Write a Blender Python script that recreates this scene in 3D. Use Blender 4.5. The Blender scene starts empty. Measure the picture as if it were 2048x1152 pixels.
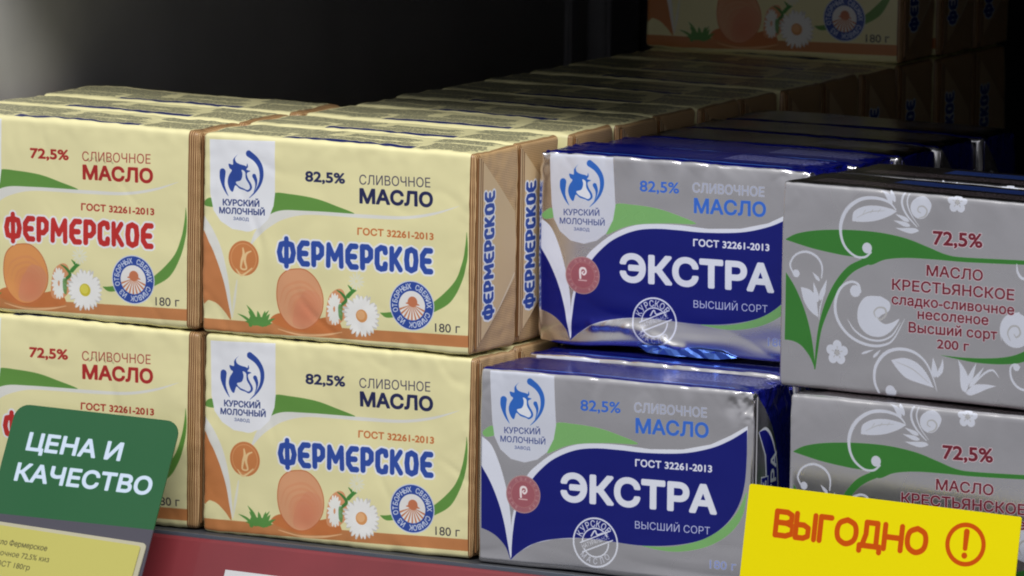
import bpy, bmesh, math, random
import numpy as np
from mathutils import Vector, Matrix, noise

# ------------------------------------------------------------------ camera, light, exposure
scene = bpy.context.scene
COL = scene.collection
MM = 0.001

cam_data = bpy.data.cameras.new("camera")
cam = bpy.data.objects.new("camera", cam_data)
COL.objects.link(cam)
CAM_POS = Vector((1246.068, -2113.558, 422.835)) * MM
R = Matrix(((0.880197, -0.078943, 0.467997), (0.474357, 0.114231, -0.87289), (0.015448, 0.990313, 0.137993)))
cam.matrix_world = Matrix.Translation(CAM_POS) @ R.to_4x4()
cam_data.sensor_width = 36
cam_data.lens = 269.34
cam_data.clip_start = 0.05
cam_data.clip_end = 50
cam_data.dof.use_dof = True
cam_data.dof.focus_distance = 2.42
cam_data.dof.aperture_fstop = 48
scene.camera = cam

scene.view_settings.view_transform = 'Standard'
scene.view_settings.look = 'None'
scene.view_settings.gamma = 1
scene.view_settings.exposure = 0.0
scene.cycles.use_denoising = True
scene.cycles.max_bounces = 8
scene.cycles.filter_width = 1.9

world = bpy.data.worlds.new("World")
scene.world = world
world.use_nodes = True
wn, wl = world.node_tree.nodes, world.node_tree.links
bg = wn['Background']
bg.inputs['Color'].default_value = (0.93, 0.95, 1.0, 1)
bg.inputs['Strength'].default_value = 0.265
# the shop around the shelf: pale ceiling above, darker floor below
tcw = wn.new('ShaderNodeTexCoord'); sep = wn.new('ShaderNodeSeparateXYZ'); rmp = wn.new('ShaderNodeValToRGB')
mrw = wn.new('ShaderNodeMapRange')
mrw.inputs['From Min'].default_value = -1
wl.new(tcw.outputs['Generated'], sep.inputs[0]); wl.new(sep.outputs['Z'], mrw.inputs['Value']); wl.new(mrw.outputs['Result'], rmp.inputs['Fac'])
rmp.color_ramp.elements[0].position = .25
rmp.color_ramp.elements[0].color = (.42, .42, .44, 1)
rmp.color_ramp.elements[1].position = .8
rmp.color_ramp.elements[1].color = (1.75, 1.77, 1.84, 1)
e = rmp.color_ramp.elements.new(.5); e.color = (1.30, 1.31, 1.40, 1)
wl.new(rmp.outputs['Color'], bg.inputs['Color'])


def area_light(name, loc, target, sx, sy, power, color=(1, 1, 1)):
    d = bpy.data.lights.new(name, 'AREA')
    d.shape = 'RECTANGLE'
    d.size, d.size_y = sx, sy
    d.energy = power
    d.color = color
    o = bpy.data.objects.new(name, d)
    COL.objects.link(o)
    o.location = loc
    o.rotation_euler = (Vector(target) - Vector(loc)).to_track_quat('-Z', 'Y').to_euler()
    return o


# ceiling luminaire of the shop, running along the aisle above and in front of the shelf
area_light("ceiling_luminaire", (0.70, -0.95, 1.62), (0.1, 0, 0.08), 2.2, 0.12, 40, (1.0, 0.985, 0.95))

rng = random.Random(7)


# ------------------------------------------------------------------ small vector painter (flat print of the packs and cards)
def catmull(pts, n=8, closed=False):
    P = [np.array(p, float) for p in pts]
    out = []
    m = len(P)
    for i in range(m if closed else m - 1):
        p0 = P[(i - 1) % m] if closed or i > 0 else P[0]
        p1 = P[i % m]
        p2 = P[(i + 1) % m]
        p3 = P[(i + 2) % m] if closed or i + 2 < m else P[-1]
        for k in range(n):
            t = k / n
            out.append(0.5 * ((2 * p1) + (-p0 + p2) * t + (2 * p0 - 5 * p1 + 4 * p2 - p3) * t * t + (-p0 + 3 * p1 - 3 * p2 + p3) * t ** 3))
    if not closed:
        out.append(P[-1])
    return out


_glyphs = {}


def text_edges(s):
    """the outline of a word in the built-in face"""
    if s not in _glyphs:
        c = bpy.data.curves.new('tmp', 'FONT')
        c.body = s
        c.resolution_u = 4
        o = bpy.data.objects.new('tmp', c)
        COL.objects.link(o)
        bpy.context.view_layer.update()
        k = o.to_curve(bpy.context.evaluated_depsgraph_get())
        segs, pts = [], []
        for sp in k.splines:
            bp = sp.bezier_points
            loop = []
            for i in range(len(bp)):
                p, q = bp[i], bp[(i + 1) % len(bp)]
                P0, P1, P2, P3 = (np.array(v[:2]) for v in (p.co, p.handle_right, q.handle_left, q.co))
                n = 1 if p.handle_right_type == 'VECTOR' and q.handle_left_type == 'VECTOR' else 5
                for j in range(n):
                    t = j / n
                    loop.append((1 - t) ** 3 * P0 + 3 * (1 - t) ** 2 * t * P1 + 3 * (1 - t) * t * t * P2 + t ** 3 * P3)
            pts += loop
            segs += [(loop[i], loop[(i + 1) % len(loop)]) for i in range(len(loop))]
        V = np.array(pts) if pts else np.zeros((0, 2))
        E = np.array(segs).reshape(-1, 2, 2)
        B = E
        o.to_curve_clear()
        bpy.data.objects.remove(o)
        bpy.data.curves.remove(c)
        _glyphs[s] = (E, B, V[:, 0].min() if len(V) else 0, V[:, 0].max() if len(V) else .3)
    return _glyphs[s]


CAP = 0.727   # cap height of the built-in face at size 1


class Art:
    """A sheet of flat print. Coordinates in mm, v upward. alpha holds how metallic the ink is."""

    def __init__(self, u0, v0, u1, v1, base, metal=0.0, res=9):
        self.u0, self.v0, self.u1, self.v1, self.res = u0, v0, u1, v1, res
        self.w, self.h = int(round((u1 - u0) * res)), int(round((v1 - v0) * res))
        self.px = np.empty((self.h, self.w, 4), np.float32)
        self.px[:, :, :3] = np.array(base) / 255.0
        self.px[:, :, 3] = metal
        self.T = lambda p: p        # author coordinates -> mm

    def blend(self, x0, y0, cov, col, metal, op):
        h, w = cov.shape
        a = (cov * op)[:, :, None]
        c = np.array([col[0] / 255, col[1] / 255, col[2] / 255, metal], np.float32)
        s = self.px[y0:y0 + h, x0:x0 + w]
        s[:] = s * (1 - a) + c * a

    def edges(self, E, col, metal=0.0, op=1.0):
        if len(E) == 0:
            return
        E = (np.asarray(E, float) - (self.u0, self.v0)) * self.res
        x0 = max(0, int(math.floor(E[..., 0].min())) - 1)
        x1 = min(self.w, int(math.ceil(E[..., 0].max())) + 2)
        y0 = max(0, int(math.floor(E[..., 1].min())) - 1)
        y1 = min(self.h, int(math.ceil(E[..., 1].max())) + 2)
        if x1 <= x0 or y1 <= y0:
            return
        W, Hh, SS = x1 - x0, y1 - y0, 4
        acc = np.zeros((Hh, W + 2))
        A, B = E[:, 0], E[:, 1]
        sgn = np.where(B[:, 1] > A[:, 1], 1.0, -1.0)
        lo = np.where(sgn[:, None] > 0, A, B)
        hi = np.where(sgn[:, None] > 0, B, A)
        r0 = np.ceil((lo[:, 1] - y0) * SS - 0.5).astype(int)
        r1 = np.ceil((hi[:, 1] - y0) * SS - 0.5).astype(int)
        r0 = np.clip(r0, 0, Hh * SS)
        r1 = np.clip(r1, 0, Hh * SS)
        n = np.maximum(r1 - r0, 0)
        idx = np.repeat(np.arange(len(n)), n)
        if len(idx) == 0:
            return
        off = np.arange(n.sum()) - np.repeat(np.cumsum(n) - n, n)
        row = r0[idx] + off
        y = (row + 0.5) / SS + y0
        t = (y - lo[idx, 1]) / (hi[idx, 1] - lo[idx, 1])
        x = np.clip(lo[idx, 0] + t * (hi[idx, 0] - lo[idx, 0]) - x0, 0, W)
        ix = x.astype(int)
        fx = x - ix
        s = sgn[idx] / SS
        np.add.at(acc, (row // SS, ix), s * (1 - fx))
        np.add.at(acc, (row // SS, np.minimum(ix + 1, W + 1)), s * fx)
        cov = np.clip(np.abs(np.cumsum(acc, 1))[:, :W], 0, 1)
        self.blend(x0, y0, cov, col, metal, op)

    def poly(self, pts, col, metal=0.0, op=1.0, smooth=True):
        P = [self.T(p) for p in pts]
        if smooth:
            P = catmull(P, 6, True)
        P = np.array(P)
        self.edges(np.stack([P, np.roll(P, -1, 0)], 1), col, metal, op)

    def stroke(self, pts, rad, col, metal=0.0, op=1.0, smooth=True):
        """tapered stroke; rad in mm, a number or one per point"""
        P = [np.array(self.T(p), float) for p in pts]
        if not hasattr(rad, '__len__'):
            rad = [rad] * len(P)
        Q = [np.array((p[0], p[1], r)) for p, r in zip(P, rad)]
        if smooth and len(Q) > 2:
            Q = catmull(Q, 6)
        Q = np.array(Q)
        Q[:, :2] = (Q[:, :2] - (self.u0, self.v0)) * self.res
        Q[:, 2] = np.maximum(Q[:, 2], 0.01) * self.res
        rm = Q[:, 2].max() + 2
        x0 = max(0, int(Q[:, 0].min() - rm)); x1 = min(self.w, int(Q[:, 0].max() + rm) + 1)
        y0 = max(0, int(Q[:, 1].min() - rm)); y1 = min(self.h, int(Q[:, 1].max() + rm) + 1)
        if x1 <= x0 or y1 <= y0:
            return
        d = np.full((y1 - y0, x1 - x0), 1e9)
        for a, b in zip(Q[:-1], Q[1:]):
            r = max(a[2], b[2]) + 2
            sx0 = max(x0, int(min(a[0], b[0]) - r)); sx1 = min(x1, int(max(a[0], b[0]) + r) + 1)
            sy0 = max(y0, int(min(a[1], b[1]) - r)); sy1 = min(y1, int(max(a[1], b[1]) + r) + 1)
            if sx1 <= sx0 or sy1 <= sy0:
                continue
            X, Y = np.meshgrid(np.arange(sx0, sx1) + .5, np.arange(sy0, sy1) + .5)
            dx, dy = b[0] - a[0], b[1] - a[1]
            L = dx * dx + dy * dy + 1e-9
            t = np.clip(((X - a[0]) * dx + (Y - a[1]) * dy) / L, 0, 1)
            dd = np.hypot(X - a[0] - t * dx, Y - a[1] - t * dy) - (a[2] + t * (b[2] - a[2]))
            s = d[sy0 - y0:sy1 - y0, sx0 - x0:sx1 - x0]
            np.minimum(s, dd, out=s)
        self.blend(x0, y0, np.clip(0.5 - d, 0, 1), col, metal, op)

    def disc(self, c, r, col, metal=0.0, op=1.0):
        c = self.T(c)
        k = [(c[0] + r * math.cos(a), c[1] + r * math.sin(a)) for a in np.linspace(0, 2 * math.pi, 60, endpoint=False)]
        P = np.array(k)
        self.edges(np.stack([P, np.roll(P, -1, 0)], 1), col, metal, op)

    def text(self, s, left, right, cap, col, weight=0.0, metal=0.0, halo=None, halo_w=0.02, slant=0.0, op=1.0):
        """baseline from left to right (author coordinates), cap height in mm"""
        a, b = np.array(self.T(left), float), np.array(self.T(right), float)
        E, B, xa, xb = text_edges(s)
        w = max(0.0, weight)
        L = np.hypot(*(b - a))
        ex = (b - a) / L
        ey = np.array((-ex[1], ex[0]))
        sx, sy = L / (xb - xa + 2 * w), cap / (CAP + 2 * w)

        def put(E):
            x = (E[..., 0] - xa + w) * sx + (E[..., 1] + w) * sy * slant
            y = (E[..., 1] + w) * sy
            return a + x[..., None] * ex + y[..., None] * ey
        for col_, r_ in (((halo, w + halo_w),) if halo is not None else ()) + ((col, w),):
            self.fill_grow(put(E), put(B), r_ * (sx + sy) / 2, col_, metal, op)

    def fill_grow(self, E, B, r, col, metal=0.0, op=1.0):
        """fill an outline grown outward by r mm"""
        if r < .02:
            self.edges(E, col, metal, op)
            return
        keep = self.px
        pad = int(r * self.res) + 3
        Q = (B.reshape(-1, 2) - (self.u0, self.v0)) * self.res
        x0 = max(0, int(Q[:, 0].min()) - pad); x1 = min(self.w, int(Q[:, 0].max()) + pad)
        y0 = max(0, int(Q[:, 1].min()) - pad); y1 = min(self.h, int(Q[:, 1].max()) + pad)
        if x1 <= x0 or y1 <= y0:
            return
        self.px = np.zeros((self.h, self.w, 4), np.float32)
        self.edges(E, (255, 255, 255), 1.0)
        cov = self.px[y0:y1, x0:x1, 3].copy()
        self.px = keep
        d = np.full((y1 - y0, x1 - x0), 1e9)
        R = r * self.res
        BB = (B - (self.u0, self.v0)) * self.res
        for p, q in BB:
            sx0 = max(x0, int(min(p[0], q[0]) - R - 2)); sx1 = min(x1, int(max(p[0], q[0]) + R + 3))
            sy0 = max(y0, int(min(p[1], q[1]) - R - 2)); sy1 = min(y1, int(max(p[1], q[1]) + R + 3))
            if sx1 <= sx0 or sy1 <= sy0:
                continue
            X = np.arange(sx0, sx1)[None, :] + .5 - p[0]
            Y = np.arange(sy0, sy1)[:, None] + .5 - p[1]
            dx, dy = q[0] - p[0], q[1] - p[1]
            t = np.clip((X * dx + Y * dy) / (dx * dx + dy * dy + 1e-9), 0, 1)
            dd = np.hypot(X - t * dx, Y - t * dy)
            v = d[sy0 - y0:sy1 - y0, sx0 - x0:sx1 - x0]
            np.minimum(v, dd, out=v)
        self.blend(x0, y0, np.maximum(cov, np.clip(R - d + .5, 0, 1)), col, metal, op)

    def ring_text(self, s, c, r, cap, col, a0, a1, weight=0.01, flip=False, metal=0.0):
        c = np.array(self.T(c), float)
        n = len(s)
        for i, ch in enumerate(s):
            if ch == ' ':
                continue
            ang = math.radians(a0 + (a1 - a0) * (i + .5) / n)
            E, B, xa, xb = text_edges(ch)
            k = cap / CAP
            out = np.array((math.cos(ang), math.sin(ang)))
            ey = -out if flip else out
            ex = np.array((ey[1], -ey[0]))
            o = c + out * (r + (cap if flip else 0)) 
            def put(E):
                x = (E[..., 0] - (xa + xb) / 2) * k * 0.85
                y = E[..., 1] * k
                return o + x[..., None] * ex + y[..., None] * ey
            self.fill_grow(put(E), put(B), weight * k, col, metal)

    def micro(self, u0, v0, u1, v1, col, pitch=0.95, rad=0.31, op=0.85, seed=1):
        """lines of print too small to read"""
        g = random.Random(seed)
        v = v0
        while v < v1:
            u = u0 + g.uniform(0, .5)
            end = u1 - g.uniform(0, 2.5)
            while u < end:
                L = g.uniform(.5, 2.6)
                self.stroke([(u, v), (min(u + L, end), v)], rad, col, 0, op, False)
                u += L + .75
            v += pitch

    def image(self, name):
        im = bpy.data.images.new(name, self.w, self.h, alpha=True)
        im.alpha_mode = 'CHANNEL_PACKED'
        im.pixels.foreach_set(np.clip(self.px, 0, 1).ravel())
        im.update()
        im.pack()
        return im

    def uv(self, u, v):
        return ((u - self.u0) / (self.u1 - self.u0), (v - self.v0) / (self.v1 - self.v0))


def homog(h, ox, oy, k):
    """from coordinates on the enlarged label to mm on the pack's front"""
    a = h

    def f(p):
        x, y = ox + p[0] * k, oy + p[1] * k
        w = a[6] * x + a[7] * y + 1
        return ((a[0] * x + a[1] * y + a[2]) / w, (a[3] * x + a[4] * y + a[5]) / w)
    return f


H_T2 = [0.1891835, 0.001881383, -77.17448, 0.01558621, -0.1646886, 102.8217, 3.657486e-05, -8.818008e-06]
H_EB = [0.1831998, 0.002753123, -177.6706, 0.01728206, -0.1648867, 169.0139, 3.492652e-05, -8.828317e-06]
H_KT = [0.1896303, 0.003883668, -298.1919, 0.01769795, -0.1665241, 100.6939, 4.231404e-05, -8.782114e-06]
ident = lambda p: p

FW, FH, FD = 100.0, 65.1, 29.4
EW, EH, ED = 96.7, 63.1, 29.6
KW, KH, KD = 98.0, 64.3, 29.6
M = 4.0

YEL = (238, 231, 178)
KRAFT = (222, 190, 142)
KRAFT_LINE = (122, 78, 40)
NAVY = (30, 36, 84)


def logo(a, T, blue):
    """blue bull's head between drops, author coordinates of the enlarged logo"""
    a.T = T
    k = 0.0296
    a.stroke([(450, 155), (530, 220), (585, 310), (598, 410), (575, 510), (520, 600), (455, 665)], [36 * k, 31 * k, 27 * k, 24 * k, 17 * k, 9 * k, 2 * k], blue)
    a.stroke([(143, 365), (140, 430), (152, 510), (178, 580), (212, 642)], [38 * k, 34 * k, 19 * k, 11 * k, 2 * k], blue)
    a.stroke([(513, 412), (534, 470), (532, 530), (510, 595)], [24 * k, 17 * k, 8 * k, 2 * k], blue)
    a.poly([(322, 163), (290, 205), (303, 250), (345, 275), (400, 290), (424, 300), (434, 268), (442, 308), (424, 338), (468, 355), (430, 380),
            (442, 440), (482, 512), (484, 562), (442, 594), (400, 576), (340, 556), (292, 520), (264, 592), (228, 562), (203, 482), (215, 410),
            (252, 348), (226, 322), (214, 272), (262, 282), (268, 262), (272, 215)], blue)
    a.poly([(368, 340), (408, 366), (416, 440), (456, 512), (462, 552), (434, 574), (390, 556), (330, 528), (298, 482), (350, 465), (372, 430), (377, 385)],
           (232, 236, 246))


# custom display lettering of the farm packs: heavy rounded blocks
BLOCK = {
    'Ф': (0.80, [[(.4, 1.03), (.4, -.03)], [(.4, .86), (.17, .8), (.1, .5), (.17, .2), (.4, .14), (.63, .2), (.7, .5), (.63, .8), (.4, .86)]]),
    'Е': (0.56, [[(.46, .9), (.25, .9), (.11, .7), (.11, .3), (.25, .1), (.46, .1)], [(.11, .5), (.40, .5)]]),
    'Р': (0.58, [[(.12, .9), (.12, .1)], [(.12, .9), (.34, .9), (.47, .78), (.47, .52), (.34, .38), (.12, .38)]]),
    'М': (0.80, [[(.12, .1), (.14, .9)], [(.68, .1), (.66, .9)], [(.16, .85), (.4, .36), (.64, .85)]]),
    'С': (0.56, [[(.46, .74), (.44, .88), (.28, .91), (.12, .8), (.11, .3), (.16, .14), (.28, .09), (.44, .12), (.46, .28)]]),
    'К': (0.58, [[(.12, .9), (.12, .1)], [(.46, .9), (.22, .52), (.48, .1)]]),
    'О': (0.62, [[(.31, .9), (.15, .82), (.11, .5), (.15, .18), (.31, .1), (.47, .18), (.51, .5), (.47, .82), (.31, .9)]]),
}


def block_word(a, word, left, right, h, col, halo, rad=0.108, halo_mm=0.55):
    a_, b_ = np.array(a.T(left), float), np.array(a.T(right), float)
    L = np.hypot(*(b_ - a_))
    ex = (b_ - a_) / L
    ey = np.array((-ex[1], ex[0]))
    tot = sum(BLOCK[c][0] for c in word) + .045 * (len(word) - 1)
    k = L / tot
    T = a.T
    a.T = ident
    for pas in (0, 1):
        x = 0
        for c in word:
            w, ss = BLOCK[c]
            for s in ss:
                P = [a_ + ex * (x + px) * k + ey * py * h for px, py in s]
                r = rad * h
                if c in 'МФК' and len(s) <= 3:
                    r *= .92
                a.stroke(P, r + (halo_mm if pas == 0 else 0), halo if pas == 0 else col, 0, 1, False)
            x += w + .045
    a.T = T


def farm_art(red):
    main = (196, 44, 40) if red else (44, 78, 168)
    dark = (176, 40, 36) if red else NAVY
    gost = (176, 52, 40) if red else (204, 116, 62)
    a = Art(-M, -M, FW + M, FH + FD + M, YEL)
    off = -2.3 if red else 0.0
    C0 = homog(H_T2, 390, 240, 0.39944)
    C = lambda p: (C0(p)[0] + off, C0(p)[1])
    a.T = C
    # leaf, swooshes, left wedge
    a.poly([(395, 367), (480, 370), (600, 390), (700, 425), (803, 468), (700, 464), (600, 455), (500, 455), (430, 468), (365, 492), (385, 430)], (100, 152, 66))
    a.poly([(40, 408), (78, 388), (95, 432), (45, 426)], (100, 152, 66))
    a.stroke([(285, 620), (320, 560), (375, 505), (440, 474), (550, 463), (700, 470), (860, 481), (1050, 488), (1200, 468), (1325, 430)],
             [.3, 1.1, 1.7, 1.5, .7, .6, .6, .5, .4, .05], (228, 228, 222))
    a.stroke([(36, 500), (70, 560), (115, 650), (150, 770), (172, 900), (186, 990)], [1.5, 1.9, 1.6, 1.2, .7, .1], (232, 232, 226))
    a.stroke([(215, 800), (200, 900), (188, 985)], [.2, .5, .1], (232, 232, 226), 0, .8)
    a.poly([(35, 565), (75, 615), (112, 700), (145, 800), (165, 900), (180, 998), (150, 960), (110, 918), (70, 900), (33, 893)], (203, 130, 78))
    a.poly([(33, 990), (33, 990), (700, 1038), (1371, 1080), (1371, 1080), (1371, 1140), (1371, 1140), (700, 1092), (33, 1052), (33, 1052)], (200, 132, 80), smooth=False)
    # white tag with logo
    a.poly([(72, 95), (402, 105), (402, 370), (395, 430), (370, 495), (325, 540), (262, 556), (190, 545), (130, 505), (92, 450), (76, 370)], (238, 240, 246), smooth=False)
    a.disc((262, 482), 4.9, (238, 240, 246), 0, .9)
    L0 = homog(H_T2, 420, 280, 1 / 5.757)
    logo(a, lambda p: (L0(p)[0] + off, L0(p)[1]), (42, 74, 160))
    a.T = C
    a.text('КУРСКИЙ', (140, 426), (325, 434), 2.1, (34, 52, 120), .028)
    a.text('МОЛОЧНЫЙ', (122, 466), (352, 477), 2.05, (34, 52, 120), .028)
    a.text('ЗАВОД', (194, 499), (272, 504), 1.0, (34, 52, 120), .005)
    # wording
    a.text('82,5%' if not red else '72,5%', (553, 306), (754, 318), 3.5, dark, .03)
    a.text('СЛИВОЧНОЕ', (825, 321), (1180, 337), 3.1, (70, 66, 90) if not red else (170, 70, 60), -.008)
    a.text('МАСЛО', (826, 416), (1194, 437), 4.9, dark, .042)
    a.text('ГОСТ 32261-2013', (818, 573), (1198, 600), 2.35, gost, .03)
    # medal
    a.disc((248, 690), 5.65, (206, 128, 74))
    a.disc((248, 690), 4.9, (226, 160, 104))
    a.disc((248, 690), 4.6, (208, 132, 76))
    a.stroke([(244, 640), (248, 672), (240, 700), (236, 740), (262, 742), (254, 700), (262, 668), (285, 655)], [.25, .5, .45, .3, .3, .45, .4, .2], (240, 205, 150))
    a.stroke([(212, 745), (240, 775), (290, 740)], [.2, .35, .2], (240, 205, 150))
    # butter swirl on a board
    a.poly([(378, 1005), (430, 965), (560, 1000), (690, 985), (735, 1040), (700, 1062), (600, 1068), (480, 1052)], (206, 122, 66))
    a.stroke([(415, 1045), (520, 1074), (640, 1076), (735, 1062)], [.1, .3, .35, .1], (240, 190, 140))
    a.poly([(672, 890), (715, 845), (752, 862), (765, 960), (720, 1020), (660, 1010)], (226, 158, 112))
    bp = [(500, 742), (560, 748), (615, 800), (645, 880), (640, 960), (600, 1020), (540, 1050), (480, 1035), (430, 975), (410, 890), (420, 800), (455, 755)]
    a.poly(bp, (200, 112, 66))
    egg = (232, 158, 92) if red else (226, 164, 122)
    a.poly([((x - 530) * .965 + 530, (y - 895) * .97 + 895) for x, y in bp], egg)
    a.poly([(560, 850), (620, 870), (640, 930), (600, 1010), (540, 1040), (490, 1020), (500, 940), (525, 890)], (222, 150, 114), 0, .8)
    for q in range(9):
        a.disc((548 + q, 950 + q * 2.5), 6.2 - q * .62, (222, 132, 96), 0, .11)
    for q in (0, 1, 2, 3):
        s = 1 - .17 * q
        a.stroke([(556 - 130 * s, 975 - 60 * s), (556 - 100 * s, 975 - 140 * s), (556 - 10 * s, 975 - 165 * s), (556 + 62 * s, 975 - 100 * s), (556 + 74 * s, 975 - 10 * s)],
                 [.1, .3, .45, .35, .1], (222, 142, 100), 0, .38)
    # grass
    g = random.Random(3)
    for x, y, dx, dy, r in [(290, 1010, -75, -42, .35), (300, 1012, -48, -5, .4), (310, 1005, -48, -80, .45), (300, 1000, -30, -45, .5), (325, 1005, -10, -50, .5),
                            (340, 1010, 12, -55, .45), (350, 1010, 25, -40, .45), (355, 1015, 45, -22, .4), (330, 1015, 40, -62, .4), (280, 1015, 5, -40, .5), (340, 1018, 44, 0, .4)]:
        a.stroke([(x, y + 8), (x + dx * .5, y + dy * .55), (x + dx, y + dy)], [r * 1.5, r * 1.2, .05], (92, 150, 70))
    a.poly([(262, 1012), (300, 985), (350, 990), (380, 1020), (330, 1030)], (92, 150, 70))
    # stems and flowers
    a.stroke([(735, 925), (760, 900), (740, 868), (715, 850)], [.5, .55, .4, .15], (70, 130, 60))
    a.stroke([(770, 880), (790, 860), (812, 850)], [.7, .6, .2], (70, 140, 60))
    a.stroke([(770, 825), (792, 850)], [.1, .6], (70, 140, 60), smooth=False)

    def daisy(c, r, n, sq, col, rot=0.0, ratio=.5):
        cc = a.T(c)
        T, a.T = a.T, ident
        for i in range(n):
            t = rot + 2 * math.pi * i / n + g.uniform(-.05, .05)
            rr = r * g.uniform(.9, 1.04)
            a.stroke([(cc[0] + .25 * rr * math.cos(t) * sq, cc[1] + .25 * rr * math.sin(t)), (cc[0] + .7 * rr * math.cos(t) * sq, cc[1] + .7 * rr * math.sin(t)),
                      (cc[0] + rr * math.cos(t) * sq, cc[1] + rr * math.sin(t))], [r * .06, r * .115, r * .05], col)
        a.T = T
    daisy((812, 805), 2.9, 12, 1.0, (234, 234, 210))
    daisy((700, 945), 4.9, 17, .55, (246, 246, 240))
    a.poly([(722, 925), (742, 930), (738, 1000), (722, 985)], (90, 150, 80), 0, .8)
    daisy((835, 980), 6.7, 26, .98, (216, 214, 210), .1)
    daisy((835, 980), 6.5, 24, .98, (248, 248, 246))
    a.disc((835, 980), 2.1, (226, 158, 96) if not red else (214, 200, 60))
    a.disc((832, 976), 1.5, (240, 184, 130) if not red else (232, 222, 90))
    # green arc, badge
    a.stroke([(1195, 938), (1262, 890), (1318, 810), (1348, 720), (1360, 640), (1362, 562)], [1.4, 1.75, 1.1, .8, .5, .05], (100, 152, 66))
    a.stroke([(930, 964), (960, 975), (1000, 972)], [.1, .8, .9], (100, 152, 66))
    a.disc((1088, 928), 8.05, (216, 222, 238))
    a.disc((1088, 928), 7.7, (42, 74, 162))
    a.disc((1088, 928), 4.75, (240, 238, 236))
    cc = a.T((1088, 928))
    a.T = ident
    for i in range(9):
        t = math.radians(198 + i * 18)
        a.stroke([(cc[0] + 1.2 * math.cos(t), cc[1] + .2 + .9 * math.sin(t)), (cc[0] + 4.5 * math.cos(t), cc[1] + 4.5 * math.sin(t))], [.1, .3], (206, 130, 90), smooth=False)
    a.disc((cc[0] + .2, cc[1] + 1.2), 1.75, (206, 124, 86))
    a.poly([(cc[0] - 2.2, cc[1] + .5), (cc[0] + 2.6, cc[1] + .2), (cc[0] + 1.5, cc[1] + 1.0), (cc[0] - .5, cc[1] + 1.3)], (206, 124, 86))
    a.ring_text('ИЗ ОТБОРНЫХ СВЕЖИХ СЛИВОК ', (cc[0], cc[1]), 5.35, 1.75, (236, 240, 250), 245, -115, .02)
    a.T = C
    a.text('180 г', (1203, 1059), (1327, 1066), 2.85, (48, 46, 62), -.004)
    block_word(a, 'ФЕРМЕРСКОЕ', (416, 722), (1194, 772), 8.3, main, (240, 242, 246), .112, .6)
    if red:
        # the batch stamp smudged near the top edge
        a.T = ident
        for q in range(7):
            a.stroke([(58 + q * 1.5, 52.8 + (q % 3) * .5), (58.7 + q * 1.5, 52.2 + (q % 2))], .28, (120, 116, 84), 0, .35)
    # brown stripes that wrap round the right edge
    a.T = ident
    lead = 4.0 if red else 1.6
    a.poly([(FW - lead, -M), (FW + M, -M), (FW + M, FH + FD + M), (FW - lead, FH + FD + M)], KRAFT, smooth=False)
    if red:
        for u in (FW - 3.8, FW - 3.0, FW - 2.2):
            a.stroke([(u, -M), (u, FH + FD + M)], .26, KRAFT_LINE, smooth=False)
    for u in (FW - 1.4, FW - .55, FW + .3, FW + 1.3):
        a.stroke([(u, -M), (u, FH + FD + M)], .26, KRAFT_LINE, smooth=False)
    # top of the pack
    t0 = FH
    a.poly([(28.5, t0 + 1.6), (76, t0 + 1.6), (76, t0 + 5.6), (28.5, t0 + 5.6)], (36, 46, 112), smooth=False)
    a.micro(2, t0 + 4, 27, t0 + 12, (74, 78, 72), seed=2)
    a.micro(3, t0 + 14, 40, t0 + 26, (74, 78, 72), seed=3)
    a.micro(29, t0 + 7, 74, t0 + 13, (74, 78, 72), seed=4)
    a.micro(44, t0 + 15, 70, t0 + 22, (74, 78, 72), seed=5)
    a.micro(77, t0 + 3, 97, t0 + 18, (60, 62, 60), .9, .26, .9, seed=6)
    a.micro(74, t0 + 20, 96, t0 + 27, (74, 78, 72), seed=8)
    # underside strip
    a.poly([(30, -M), (75, -M), (75, -2.2), (30, -2.2)], (40, 48, 110), smooth=False)
    return a


END_OFF = 36.0


def farm_end(red):
    main = (196, 44, 40) if red else (44, 78, 168)
    a = Art(-2, -2, 2 * END_OFF, FH + 2, KRAFT)
    for i in range(130):                       # fine hatch of the folded-in flaps
        v = -2 + i * .56
        a.stroke([(2, v), (FD + 3, v - .9)], .13, KRAFT_LINE, 0, .5, False)
    for u in (.2, 1.3, 2.5, 3.6):
        a.stroke([(u, -2), (u, FH + 2)], .26, KRAFT_LINE, smooth=False)
    # side flap panel, second half of the sheet
    o = END_OFF
    a.poly([(o - 1.5, -2), (2 * o, -2), (2 * o, FH + 2), (o - 1.5, FH + 2)], (220, 192, 148), smooth=False)
    for u in (.6, 1.6, 2.9, 4.0):
        a.stroke([(o + u, -2), (o + u, FH + 2)], .26, KRAFT_LINE, smooth=False)
    a.stroke([(o + 3, 3.2), (o + 14, 12.5), (o + 26.5, 24)], .22, (244, 232, 208), 0, .9, False)
    a.T = lambda p: (o + p[0], p[1])
    block_word(a, 'ФЕРМЕРСКОЕ', (11.8, 11.0), (11.8, 52.2), 6.4, main, (240, 242, 246), .108, .65)
    a.T = ident
    return a


SILVER = (240, 238, 240)


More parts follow.
